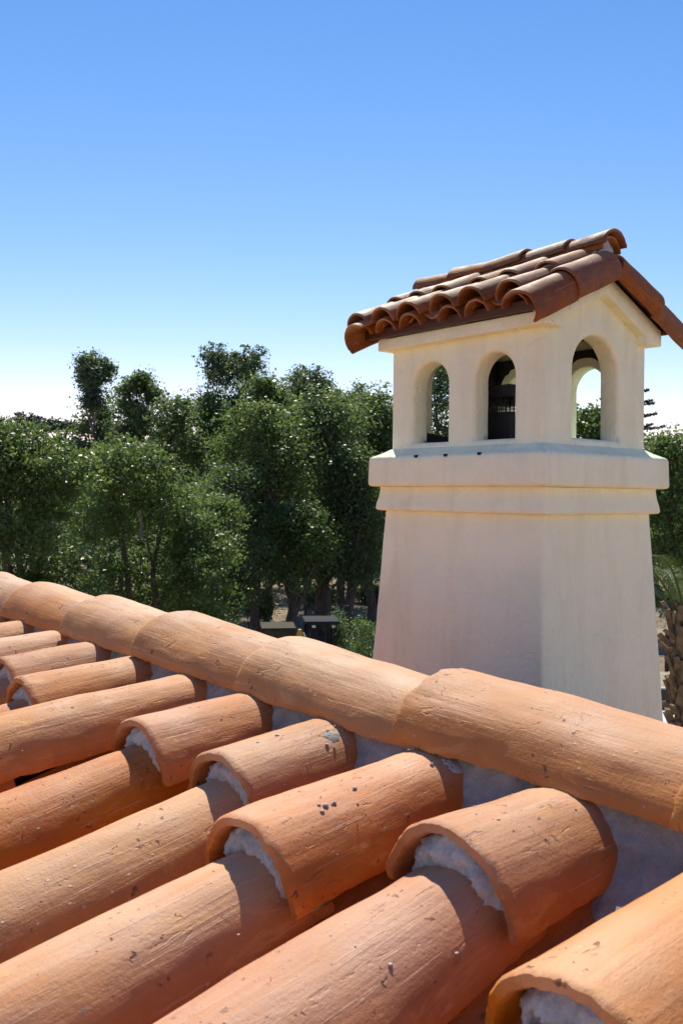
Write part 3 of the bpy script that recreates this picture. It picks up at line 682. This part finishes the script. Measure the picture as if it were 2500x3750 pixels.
def crown_points(lobes, nleaf, clump, per):
    """lobes: (cx,cy,cz,rx,ry,rz); leaves gather in clumps near the skin of each lobe"""
    lob = np.array(lobes, float); wts = (lob[:, 3] * lob[:, 5]) ** 1.0; wts /= wts.sum()
    per = int(per * 2.2); clump = clump * 1.45; ncl = max(4, nleaf // per); idx = NP.choice(len(lob), ncl, p=wts)
    d = unit(NP.normal(size=(ncl, 3))); rr = NP.uniform(0.25, 1.0, ncl) ** 0.5 * (1 + .09 * NP.normal(size=ncl))
    shoot = NP.uniform(size=ncl) < .16; rr[shoot] = NP.uniform(1.05, 1.4, shoot.sum()); d[shoot, 2] = np.abs(d[shoot, 2]) + .3; d = unit(d)
    c = lob[idx, :3] + d * lob[idx, 3:] * rr[:, None]
    size = clump * NP.uniform(.3, 1.0, ncl) ** 1.3 * 1.6; size[shoot] *= .55
    ii = np.repeat(np.arange(ncl), per)
    off = unit(NP.normal(size=(ncl * per, 3))) * (NP.uniform(0, 1, ncl * per) ** .45 * 1.5)[:, None] * size[ii][:, None] * np.array([1, 1, .62]); P = c[ii] + off
    Nn = unit(NP.normal(size=P.shape) * .75 + unit(off) * .35 + d[ii] * .25 + np.array([0, 0, .55]))
    return P, Nn, c
def tube(V, F, path, radii, n=8, seed=0):
    base = len(V)
    for i, (p, r) in enumerate(zip(path, radii)):
        t = (path[min(i + 1, len(path) - 1)] - path[max(i - 1, 0)]).normalized(); a = t.cross(Vector((.3, 1, .2))).normalized(); b = t.cross(a)
        for j in range(n):
            q = j / n * math.tau; rr = r * (1 + .18 * nz(math.cos(q) * 1.5 + seed, math.sin(q) * 1.5, p.z * 1.3)); V.append(p + a * math.cos(q) * rr + b * math.sin(q) * rr)
    for i in range(len(path) - 1):
        for j in range(n): F.append((base + i * n + j, base + i * n + (j + 1) % n, base + (i + 1) * n + (j + 1) % n, base + (i + 1) * n + j))
    F.append(tuple(base + (len(path) - 1) * n + j for j in range(n)))
def limb(V, F, a, b, r0, r1, wob, seed, n=8, steps=9):
    path, rad = [], []
    for i in range(steps + 1):
        t = i / steps; p = a.lerp(b, t); L_ = (b - a).length
        p = p + Vector((nz(t * 2.2, seed, 1), nz(t * 2.2, seed, 5), .4 * nz(t * 2.2, seed, 9))) * wob * L_ * math.sin(math.pi * min(1, t * 1.05)) if i else p
        path.append(p); rad.append(r0 + (r1 - r0) * t)
    tube(V, F, path, rad, n, seed); return path
def tree(name, label, t, d, lobes, leaf, trunk_r, lmat, nleaf, clump=.35, per=26, bark=BARK, cat='tree', group=None, trunks=1, spread=.5, fork=.45):
    """t,d: bearing tangent and distance; lobes: (dt metres right, dd metres away, z above eye, rx, ry, rz)"""
    bx, by = polar(t, d); base = Vector((bx, by, 0)); o = empty(name, base, label, cat, group)
    lb = []
    for (a, b, z, rx, ry, rz_) in lobes:
        p = RT * a + FW * b; lb.append((p.x, p.y, z + EYE, rx, ry, rz_))
    P, Nn, c = crown_points(lb, nleaf, clump, per)
    ok = P[:, 2] > .15; P, Nn = P[ok], Nn[ok]
    link(bpy.data.objects.new('crown', leaves_mesh('crown', P, Nn, leaf, leaf * .55, lmat)), o)
    V, F = [], []; sd = hash(label) % 97
    sd = sum(map(ord, label)) % 97
    mid = sum((Vector(q[:3]) for q in lb), Vector()) / len(lb)
    for k in range(trunks):
        b0 = Vector(((k - (trunks - 1) / 2) * spread * RT.x, (k - (trunks - 1) / 2) * spread * RT.y, -.2))
        fz = mid.z * fork; f = Vector((mid.x * .5 + b0.x * 1.6, mid.y * .5 + b0.y * 1.6, fz)); path = limb(V, F, b0, f, trunk_r, trunk_r * .72, .10, sd + k, 10)
        for q_i, q in enumerate(lb):
            if (trunks > 1 and q_i % trunks != k) or (q_i // trunks) % max(1, len(lb) // (5 * trunks)): continue
            e = Vector(q[:3]) + Vector((0, 0, q[5] * .35)); p2 = limb(V, F, path[-1] - Vector((0, 0, .1)), e, trunk_r * .5, trunk_r * .07, .14, sd + q_i * 3 + k, 7)
            for s in range(3):
                st = p2[4 + s]; th = NP.uniform(0, 6.28); e2 = Vector(q[:3]) + Vector((math.cos(th) * q[3] * .8, math.sin(th) * q[4] * .8, q[5] * NP.uniform(-.4, .7))); limb(V, F, st, e2, trunk_r * .16, trunk_r * .03, .15, sd + s * 5 + q_i, 5, 6)
    meshobj('trunk', V, F, bark, o)
    return o
def Zv(v, d): return (1134 - v) * .000486 * d       # height above the eye of something seen v lines down at distance d
def T(u): return (u - 784) * .000486
def W(px, d): return px * .000486 * d
GO = 'live oaks behind the house'
def oak(label, u, top, hw, d, bottom, leaf, n, lmat=LF_OAK, nl=7, seed=0, group=GO, **kw):
    rg = random.Random(seed * 13 + 5); R = W(hw, d); zt2, zb2 = Zv(top, d), max(Zv(bottom, d), -EYE + .8); H = zt2 - zb2
    L_ = []; nlob = int(min(30, max(12, 9 * H / R)))
    for i in range(nlob):
        f = (i + rg.random()) / nlob; half = R * min(1.0, (1.04 - f) * 2.2) ** .55 * min(1.0, .72 + f * 1.2)
        a = rg.uniform(-.80, .80) * half; z = zb2 + H * (.06 + .90 * f) - .10 * R * (abs(a) / R) ** 2; q = rg.uniform(.20, .36)
        L_.append((a, rg.uniform(-.7, .5) * R * .8, min(z, zt2 - q * R * .6), R * q * 1.15, R * q * 1.2, R * q * rg.uniform(.65, 1.0)))
    L_.append((rg.uniform(-.2, .2) * R, 0, zt2 - R * .18, R * .28, R * .3, R * .2))
    return tree('oak_tree', label, T(u), d, L_, leaf, kw.pop('trunk_r', .22), lmat, n, group=group, **kw)
oak('big rounded oak with sunlit yellow-green leaves at the left edge', 40, 985, 250, 19, 1500, .080, 55800, LF_OAK, seed=1, clump=.20, per=22)
oak('rounded oak beside the left-edge oak, its crown dipping behind the ridge', 335, 1035, 175, 23, 1500, .088, 43400, LF_OAK, seed=2, clump=.24, per=22)
oak('small round oak left of the bare dark trunks', 468, 1130, 95, 26, 1480, .09, 22320, LF_OAK, seed=3, clump=.26, per=22)
oak('multi-trunked oak with dark forked trunks above the yellow loader', 590, 940, 160, 33, 1330, .13, 31000, LF_OAK, seed=4, clump=.36, trunks=3, spread=1.0, trunk_r=.20, fork=.30)
oak('dark oak with a single thick trunk right of the forked trunks', 742, 930, 140, 36, 1340, .135, 31000, LF_DARK, seed=5, clump=.40, trunk_r=.38, fork=.36)
oak('oak just left of the chimney shaft with bluish dark leaves', 852, 900, 112, 40, 1345, .14, 26040, LF_DARK, seed=6, clump=.42)
oak('leafy oak top rising green between two sparse eucalyptus crowns', 620, 880, 75, 42, 1180, .18, 14880, LF_OAK, seed=7, clump=.42)
oak('low leafy oak hanging over the bare ground by the loader', 668, 1170, 95, 31, 1345, .115, 14880, LF_OAK, seed=8, clump=.34)
oak('tall oak seen through the left arch of the chimney', 1005, 836, 85, 45, 1330, .15, 18600, LF_DARK, seed=9, clump=.48)
oak('leafy oak seen low through the gable arch of the chimney', 1345, 935, 85, 40, 1350, .18, 18600, LF_OAK, seed=10, clump=.42)
oak('green oak right of the chimney at the right edge', 1545, 985, 100, 29, 1420, .11, 27280, LF_OAK, seed=11, clump=.34)
oak('dark oak crown above the low trees at centre left', 395, 925, 92, 44, 1250, .15, 14880, LF_DARK, seed=12, clump=.46)
oak('dense oak hidden behind the chimney shaft', 1180, 960, 120, 44, 1350, .13, 11160, LF_DARK, seed=13, clump=.55)
oak('oak filling the gap behind the multi-trunked oak', 500, 925, 140, 52, 1320, .18, 17360, LF_DARK, seed=14, clump=.6)
oak('oak filling the gap behind the thick-trunked oak', 680, 900, 130, 54, 1320, .18, 18600, LF_DARK, seed=15, clump=.6)
oak('oak behind the chimney ledge on its left side', 920, 930, 120, 52, 1330, .18, 16120, LF_DARK, seed=16, clump=.6)
oak('distant oak behind the rounded oaks on the left', 262, 905, 120, 50, 1320, .18, 17360, LF_DARK, seed=17, clump=.6)
oak('leaning oak in front of the forked trunks, crown low on the left', 525, 1075, 90, 30, 1400, .10, 16120, LF_DARK, seed=31, clump=.34)
oak('shaded oak between the thick trunk and the chimney shaft', 805, 1040, 85, 34, 1345, .11, 16120, LF_DARK, seed=32, clump=.36)
oak('sparse-topped oak on the skyline right of the left eucalyptus pair', 452, 915, 90, 48, 1250, .15, 13640, LF_OAK, seed=33, clump=.46)
oak('grey-green oak on the skyline left of the chimney lantern', 785, 908, 90, 46, 1250, .15, 13640, LF_OAK, seed=34, clump=.46)
oak('dim oak far back under the canopy at centre', 610, 1080, 150, 66, 1380, .2, 14880, LF_DARK, seed=35, clump=.7)
oak('dim oak far back under the canopy near the chimney', 820, 1060, 150, 68, 1370, .2, 14880, LF_DARK, seed=36, clump=.7)
oak('distant oak behind the chimney on its right side', 1480, 1010, 130, 50, 1330, .18, 14880, LF_DARK, seed=18, clump=.6)

def euc(label, u, top, hw, d, bottom, n, seed, lmat=LF_EUC, leaf=.14):
    rg = random.Random(seed); R = W(hw, d); zt2, zb2 = Zv(top, d), Zv(bottom, d); H = zt2 - zb2; L_ = []
    for i in range(16):
        f = rg.random() ** .8; a = rg.uniform(-1, 1) * R * (1.0 - .62 * f); q = rg.uniform(.15, .30)
        L_.append((a, rg.uniform(-.7, .7) * R, zb2 + H * f * .93, R * q, R * q, R * q * rg.uniform(.7, 1.3)))
    L_.append((rg.uniform(-.25, .25) * R, 0, zt2 - R * .15, R * .2, R * .2, R * .18)); L_.append((rg.uniform(-.4, .4) * R, 0, zt2 - R * .5, R * .26, R * .26, R * .25))
    return tree('eucalyptus_tree', label, T(u), d, L_, leaf, .2, lmat, n, clump=.26, per=16, bark=BARK2, group='tall sparse eucalyptus trees', fork=.62)
euc('tallest sparse eucalyptus standing above the left oaks', 214, 816, 80, 48, 1050, 19000, 21)
euc('short dark eucalyptus right of the tallest left one', 318, 862, 70, 45, 1080, 17000, 22, LF_DARK)
euc('wide sparse eucalyptus with sky showing through at the tree line centre', 538, 820, 112, 50, 1050, 24000, 23)
euc('slender eucalyptus right of the wide sparse one', 708, 848, 88, 47, 1060, 19000, 24)
euc('low eucalyptus tuft against the chimney lantern wall', 836, 886, 82, 48, 1050, 13000, 25, LF_DARK)

# flat-topped cypress far left
bx, by = polar(T(95), 78); cyp = empty('cypress_tree', (bx, by, 0), 'flat-topped dark cypress peeking over the left oak', 'tree')
lb = []
for (a, z, r, h) in ((-1.2, 970, 1.2, .35), (.4, 984, 2.2, .45), (2.2, 990, 2.0, .4), (-2.6, 995, 1.8, .4), (6.3, 990, 1.0, .3)):
    p = RT * a; lb.append((p.x, p.y, Zv(z, 78) + EYE, r, r, h))
P, Nn, _ = crown_points(lb, 9000, .22, 20); link(bpy.data.objects.new('crown', leaves_mesh('crown', P, Nn, .22, .10, LF_PINE)), cyp)
V, F = [], []
for q in lb: limb(V, F, Vector((0, 0, -.2)), Vector(q[:3]), .3, .08, .1, q[0])
meshobj('trunk', V, F, BARK, cyp)
# star pine behind the chimney, whorled branches
d_ = 55; bx, by = polar(T(1437), d_); pine = empty('star_pine', (bx, by, 0), 'star pine with level whorled branches behind the chimney', 'tree')
V, F = [], []; ztop = Zv(800, d_) + EYE; limb(V, F, Vector((0, 0, -.2)), Vector((0, 0, ztop)), .22, .03, .01, 3)
PP, NN = [], []
zw = ztop - .3; wi = 0
while zw > EYE - 2.5:
    Lb = min(2.6, .35 + (ztop - zw) * .36)
    for b_ in range(6):
        a = b_ / 6 * math.tau + wi * .5 + .1 * rnd.random(); dirv = Vector((math.cos(a), math.sin(a), 0)); e = dirv * Lb * rnd.uniform(.85, 1.1) + Vector((0, 0, zw + .18 * Lb))
        pth = limb(V, F, Vector((0, 0, zw)), e, .035, .008, .03, a, 5, 6)
        nl_ = 420; tt = NP.uniform(.22, 1.03, nl_); side = NP.uniform(-1, 1, nl_) * (.32 * (1.15 - tt)) * Lb * .75
        st, sd_ = Vector((0, 0, zw)), dirv.cross(UP)
        arr = np.array([(st.lerp(e, tt[i]) + sd_ * side[i] + Vector((0, 0, abs(side[i]) * .25))) for i in range(nl_)]) + NP.normal(size=(nl_, 3)) * .035
        PP.append(arr); NN.append(unit(NP.normal(size=(nl_, 3)) * .6 + np.array([0, 0, 1])))
    zw -= .78; wi += 1
link(bpy.data.objects.new('crown', leaves_mesh('crown', np.concatenate(PP), np.concatenate(NN), .17, .06, LF_PINE)), pine); meshobj('trunk', V, F, BARK, pine)

# shrubs
def shrub(label, u, top, hw, d, n, lmat, seed, leaf=.055, bottom=None):
    rg = random.Random(seed); R = W(hw, d); zt2 = Zv(top, d); L_ = []
    H = zt2 + EYE
    for i in range(7): L_.append((rg.uniform(-.5, .5) * R, rg.uniform(-.4, .4) * R, zt2 - H * (.2 + .6 * i / 7), R * rg.uniform(.4, .6), R * .5, H * .16))
    return tree('shrub', label, T(u), d, L_, leaf, .05, lmat, n, clump=.17, per=18, cat='shrub', trunks=3, spread=.25, fork=.3)
shrub('bright green leafy shrub at the foot of the forked trunks', 485, 1358, 62, 24, 16000, LF_GRN, 31)
shrub('small glossy shrub against the left foot of the chimney', 842, 1405, 24, 20, 7000, LF_GRN, 32, .05)
shrub('low dark shrub between the loader and the metal post', 775, 1400, 26, 26, 6000, LF_DARK, 33)
shrub('pale green broom bush behind the forked trunks', 525, 1310, 34, 33, 9000, LF_GRN, 34, .06)

shrub('dark thicket under the forked trunks', 590, 1355, 45, 37, 9000, LF_DARK, 35, .08)
shrub('dark thicket behind the loader cab', 725, 1350, 50, 44, 9000, LF_DARK, 36, .09)
shrub('dark thicket low against the chimney shaft', 850, 1345, 45, 46, 8000, LF_DARK, 37, .09)
shrub('dark thicket behind the low broom bush', 500, 1330, 50, 42, 9000, LF_DARK, 38, .09)
# distant wood closing the view
PP, NN = [], []
ncl = 7000; tt = NP.uniform(-.75, .75, ncl); dd = NP.uniform(85, 120, ncl); hh = NP.uniform(0.0, 1.0, ncl) ** .8
for i in range(ncl):
    x, y = polar(tt[i], dd[i]); topz = 9.5 + 2.0 * nz(tt[i] * 9, 3, 1) + 1.0 * nz(tt[i] * 30, 5, 1)
    n_ = 22; c = np.array([x, y, .3 + (topz) * hh[i]]); PP.append(c + NP.normal(size=(n_, 3)) * np.array([1.0, 1.0, .6])); NN.append(unit(NP.normal(size=(n_, 3)) + np.array([0, 0, .6])))
fw_ = link(bpy.data.objects.new('distant_wood', leaves_mesh('distant_wood', np.concatenate(PP), np.concatenate(NN), .55, .4, LF_DARK)))
tag(fw_, 'dark band of distant trees closing the view', 'wood', kind='stuff')

# palm at the right edge
d_ = 11.0; bx, by = polar(T(1583), d_); palm = empty('palm_tree', (bx, by, 0), 'stubby date palm with a shaggy brown trunk at the right edge', 'palm')
V, F = [], []; ph = Zv(1405, d_) + EYE
path = [Vector((0, 0, -.2 + (ph + .2) * i / 14)) for i in range(15)]; tube(V, F, path, [.17 + .012 * math.sin(i * 1.7) for i in range(15)], 12, 2)
meshobj('trunk', V, F, PALMB, palm)
bt = bmesh.new()
for v in box(bt, -.045, .045, -.012, .03, 0, .17):
    if v.co.z > .1: v.co.x *= .55; v.co.y += .05
bmesh.ops.recalc_face_normals(bt, faces=bt.faces); boot_me = bpy.data.meshes.new('leaf_stub'); bt.to_mesh(boot_me); bt.free(); boot_me.materials.append(PALMB)
i = 0; z = ph - 2.6
while z < ph:
    a = i * 2.399; ob = bpy.data.objects.new('leaf_stub', boot_me); link(ob, palm)
    ob.location = (math.cos(a) * .165, math.sin(a) * .165, z); ob.rotation_euler = (rnd.uniform(-.6, .45), rnd.uniform(-.4, .4), a - math.pi / 2 + rnd.uniform(-.3, .3)); ob.scale = (rnd.uniform(.5, 1.4), rnd.uniform(.6, 1.8), rnd.uniform(.6, 1.7))
    i += 1; z += .0135
for b_ in range(9):
    a = b_ * 2.399; el = rnd.uniform(.75, 1.4); V, F = [], []; Lf = rnd.uniform(1.1, 1.7); pts = []
    for s in range(13):
        t = s / 12; e_ = el - 1.25 * t * t; prev = pts[-1] if pts else Vector((math.cos(a) * .1, math.sin(a) * .1, ph - .05)); pts.append(prev + Vector((math.cos(a) * math.cos(e_), math.sin(a) * math.cos(e_), math.sin(e_))) * Lf / 12 if pts else prev)
    tube(V, F, pts, [.016 - .012 * s / 12 for s in range(13)], 5, b_)
    for s in range(3, 13):
        for k in range(3):
            p = pts[s - 1].lerp(pts[s], k / 3); tg = (pts[s] - pts[s - 1]).normalized(); sd_ = tg.cross(UP).normalized()
            for sg in (-1, 1):
                dv = (sd_ * sg * .8 + tg * .75 + UP * .22).normalized(); ll = .30 * math.sin(math.pi * (.16 + .72 * s / 12)); b0 = len(V); nn = tg * .012
                V += [p - nn, p + nn, p + dv * ll - UP * .02]; F.append((b0, b0 + 1, b0 + 2))
    meshobj('frond', V, F, LF_PALM, palm)

# ------------------------------------------------------------------ small things in the yard
YELLOW = plain('machine_yellow', (0.55, 0.30, 0.03), 0.5, 0, .2, 3); DARKM = plain('machine_charcoal', (0.015, 0.016, 0.018), 0.95, .0, .3, 5); RUB = plain('rubber', (0.02, 0.02, 0.02), .85)
GLASS = plain('cab_glass', (0.03, 0.045, 0.05), 0.08, 0, .1); OLIVE = plain('tipper_panel', (0.05, 0.042, 0.02), .95, 0, .3, 4); CHROME = plain('ram_steel', (0.6, 0.6, 0.62), .25, 1.0, .1)
bx, by = polar(T(680), 24.5); ld = empty('loader', (bx, by, 0), 'compact loader with olive box, yellow arm and dark cab', 'loader'); ld.rotation_euler = (0, 0, math.atan2(RT.y, RT.x) + .12)
bm = bmesh.new(); vs = box(bm, -.95, 0.0, -.6, .6, .55, 1.95); vs[4].co.x += .06; vs[6].co.x += .06; bmesh.ops.recalc_face_normals(bm, faces=bm.faces); bevel(bm, .03); bmobj('tipper_box', bm, OLIVE, ld)
boxobj('box_lid', (-.92, .0, -.58, .58, 1.952, 2.0), CHROME if False else OLIVE, ld, .01)
boxobj('chassis', (-.95, 1.15, -.45, .45, .3, .545), DARKM, ld, .03)
cab = boxobj('cab', (.30, 1.1, -.5, .5, .55, 1.25), DARKM, ld, .03)
for x in (.34, 1.06):
    for y in (-.46, .46): boxobj('cab_post', (x - .035, x + .035, y - .035, y + .035, 1.252, 2.08), DARKM, ld, .008)
rf = boxobj('cab_roof', (.24, 1.18, -.56, .56, 2.082, 2.17), DARKM, ld, .03)
boxobj('cab_grille', (.38, .62, -.472, -.458, 1.26, 2.06), DARKM, ld, 0); boxobj('cab_window', (.66, 1.02, .458, .472, 1.26, 2.06), GLASS, ld, 0); boxobj('work_lamp', (.42, .52, -.60, -.562, 2.0, 2.075), CHROME, ld, .01); boxobj('work_lamp', (.95, 1.05, -.60, -.562, 2.0, 2.075), CHROME, ld, .01)
boxobj('seat', (.55, .85, -.2, .2, 1.255, 1.75), RUB, ld, .05)
bm = bmesh.new()
prv = [(.02, .5), (.16, .5), (.17, 1.85), (.13, 1.98), (.05, 1.98), (.01, 1.85)]
a_ = [bm.verts.new((x, -.74, z)) for x, z in prv]; b_ = [bm.verts.new((x, -.62, z)) for x, z in prv]; bm.faces.new(a_); bm.faces.new(b_[::-1])
for i in range(6): bm.faces.new((a_[i], b_[i], b_[(i + 1) % 6], a_[(i + 1) % 6]))
bmesh.ops.recalc_face_normals(bm, faces=bm.faces); bevel(bm, .012); bmobj('lift_arm', bm, YELLOW, ld)
V, F = [], []; limb(V, F, Vector((.18, -.68, 1.9)), Vector((.62, -.68, .8)), .035, .035, 0, 1); meshobj('ram', V, F, CHROME, ld)
for x in (-.6, .75):
    for y in (-.6, .6):
        bm = bmesh.new(); bmesh.ops.create_cone(bm, cap_ends=True, segments=24, radius1=.34, radius2=.34, depth=.24, matrix=Matrix.Translation((x, y, .34)) @ Matrix.Rotation(math.pi / 2, 4, 'X')); bevel(bm, .03)
        wl = bmobj('wheel', bm, RUB, ld, False)
        bm = bmesh.new(); bmesh.ops.create_cone(bm, cap_ends=True, segments=16, radius1=.17, radius2=.17, depth=.26, matrix=Matrix.Translation((x, y, .34)) @ Matrix.Rotation(math.pi / 2, 4, 'X')); bmobj('rim', bm, YELLOW, wl)
# fence posts with a wire
POST = plain('rusty_post', (0.05, 0.045, 0.04), .7, .4)
def post(label, u, top, d):
    x, y = polar(T(u), d); h = Zv(top, d) + EYE; o = empty('fence_post', (x, y, 0), label, 'post', 'thin metal posts in the yard')
    bm = bmesh.new(); box(bm, -.022, .022, -.022, .022, -.1, h); box(bm, -.05, .05, .0225, .03, -.1, h - .02); bmesh.ops.recalc_face_normals(bm, faces=bm.faces); bmobj('shaft', bm, POST, o)
    boxobj('cap', (-.03, .03, -.028, .036, h + .002, h + .02), POST, o, .004)
post('thin dark metal post above the loader cab', 703, 1388, 29); post('thin dark metal post left of the chimney foot', 800, 1392, 27); post('thin metal post right of the chimney beside the palm', 1533, 1440, 22)
# timber retaining wall, bank and trailer to the right of the chimney
RETW = plain('retaining_timber', (0.085, 0.055, 0.038), .85, 0, .4, 8, .5, (1, 12, 12)); BANKM = GROUND
bxr, byr = polar(T(1545), 15.0); rw = empty('retaining_wall', (bxr, byr, 0), 'dark timber plank wall right of the chimney foot', 'wall'); rw.rotation_euler = (0, 0, math.atan2(RT.y, RT.x))
ztp = Zv(1575, 15) + EYE
for i in range(12):
    z1 = ztp - i * .2
    if z1 < .25: break
    boxobj('plank', (-2.6, 3.0, -.04 + rnd.uniform(-.006, .006), .03, z1 - .192, z1), RETW, rw, .008)
for x in (-2.4, -.8, .8, 2.6): boxobj('post', (x - .05, x + .05, -.15, -.05, 0, ztp + .02), RETW, rw, .01)
boxobj('capping', (-2.65, 3.05, -.07, .06, ztp + .003, ztp + .03), plain('weathered_capping', (.35, .33, .3), .8), rw, .006)
V, F = [], []
for i in range(24):
    for j in range(20):
        a, b = -2.6 + 5.6 * i / 23, .04 + 9 * j / 19; p = RT * a + FW * b; zz = (ztp - .02) * max(0, 1 - (j / 19) ** 2) + .06 * nz(a, b, 2) - .02; V.append((bxr + p.x, byr + p.y, zz))
for i in range(23):
    for j in range(19): a = i * 20 + j; F.append((a, a + 20, a + 21, a + 1))
tag(meshobj('bank', V, F, BANKM), kind='structure')
bxt, byt = polar(T(1552), 12.6); tl = empty('trailer', (bxt, byt, 0), 'pale blue box trailer with a red marker strip below the timber wall', 'trailer'); tl.rotation_euler = (0, 0, math.atan2(RT.y, RT.x))
ht = Zv(1640, 12.6) + EYE; WHT = plain('trailer_panel', (.55, .60, .66), .45, 0, .08); REDM = plain('red_marker', (.5, .03, .02), .4)
boxobj('box_body', (-.75, 1.2, -.6, .4, .5, ht - .05), WHT, tl, .02); boxobj('top_rail', (-.76, 1.21, -.612, .41, ht - .048, ht), plain('rail', (.6, .6, .6), .5), tl, .008); boxobj('red_strip', (-.12, .06, -.62, -.6122, ht - .045, ht - .006), REDM, tl, 0)
boxobj('panel_seam', (.0, .03, -.612, -.602, .52, ht - .06), DARKM, tl, 0)
for x in (-.3, .7):
    bm = bmesh.new(); bmesh.ops.create_cone(bm, cap_ends=True, segments=20, radius1=.3, radius2=.3, depth=.2, matrix=Matrix.Translation((x, -.5, .3)) @ Matrix.Rotation(math.pi / 2, 4, 'X')); bevel(bm, .025); bmobj('wheel', bm, RUB, tl)
# shovel stuck upright in the bank
dsh = 15.8; bxs, bys = polar(T(1544), dsh); sh = empty('shovel', (bxs, bys, ztp - .05), 'dark shovel standing blade down on the bank beside the palm', 'shovel'); sh.rotation_euler = (0, 0, math.atan2(RT.y, RT.x))
zb_ = Zv(1507, dsh) + EYE - (ztp - .05)
V, F = [], []
nb = 9
for i in range(nb):
    t = i / (nb - 1); zz = max(zb_, -.02) + .30 * t; hw_ = .105 * math.sin(math.pi / 2 * min(1, t * 1.6 + .12)) ** .7
    for j in range(7): q = -1 + j / 3; V.append((q * hw_, .03 * q * q - .02, zz))
F = [(i * 7 + j, i * 7 + j + 1, i * 7 + j + 8, i * 7 + j + 7) for i in range(nb - 1) for j in range(6)]
sb = meshobj('blade', V, F, DARKM, sh); sm = sb.modifiers.new('s', 'SOLIDIFY'); sm.thickness = .006
V, F = [], []; limb(V, F, Vector((0, -.01, max(zb_, -.02) + .27)), Vector((0, -.01, max(zb_, -.02) + 1.05)), .016, .016, 0, 1); meshobj('handle', V, F, POST, sh)
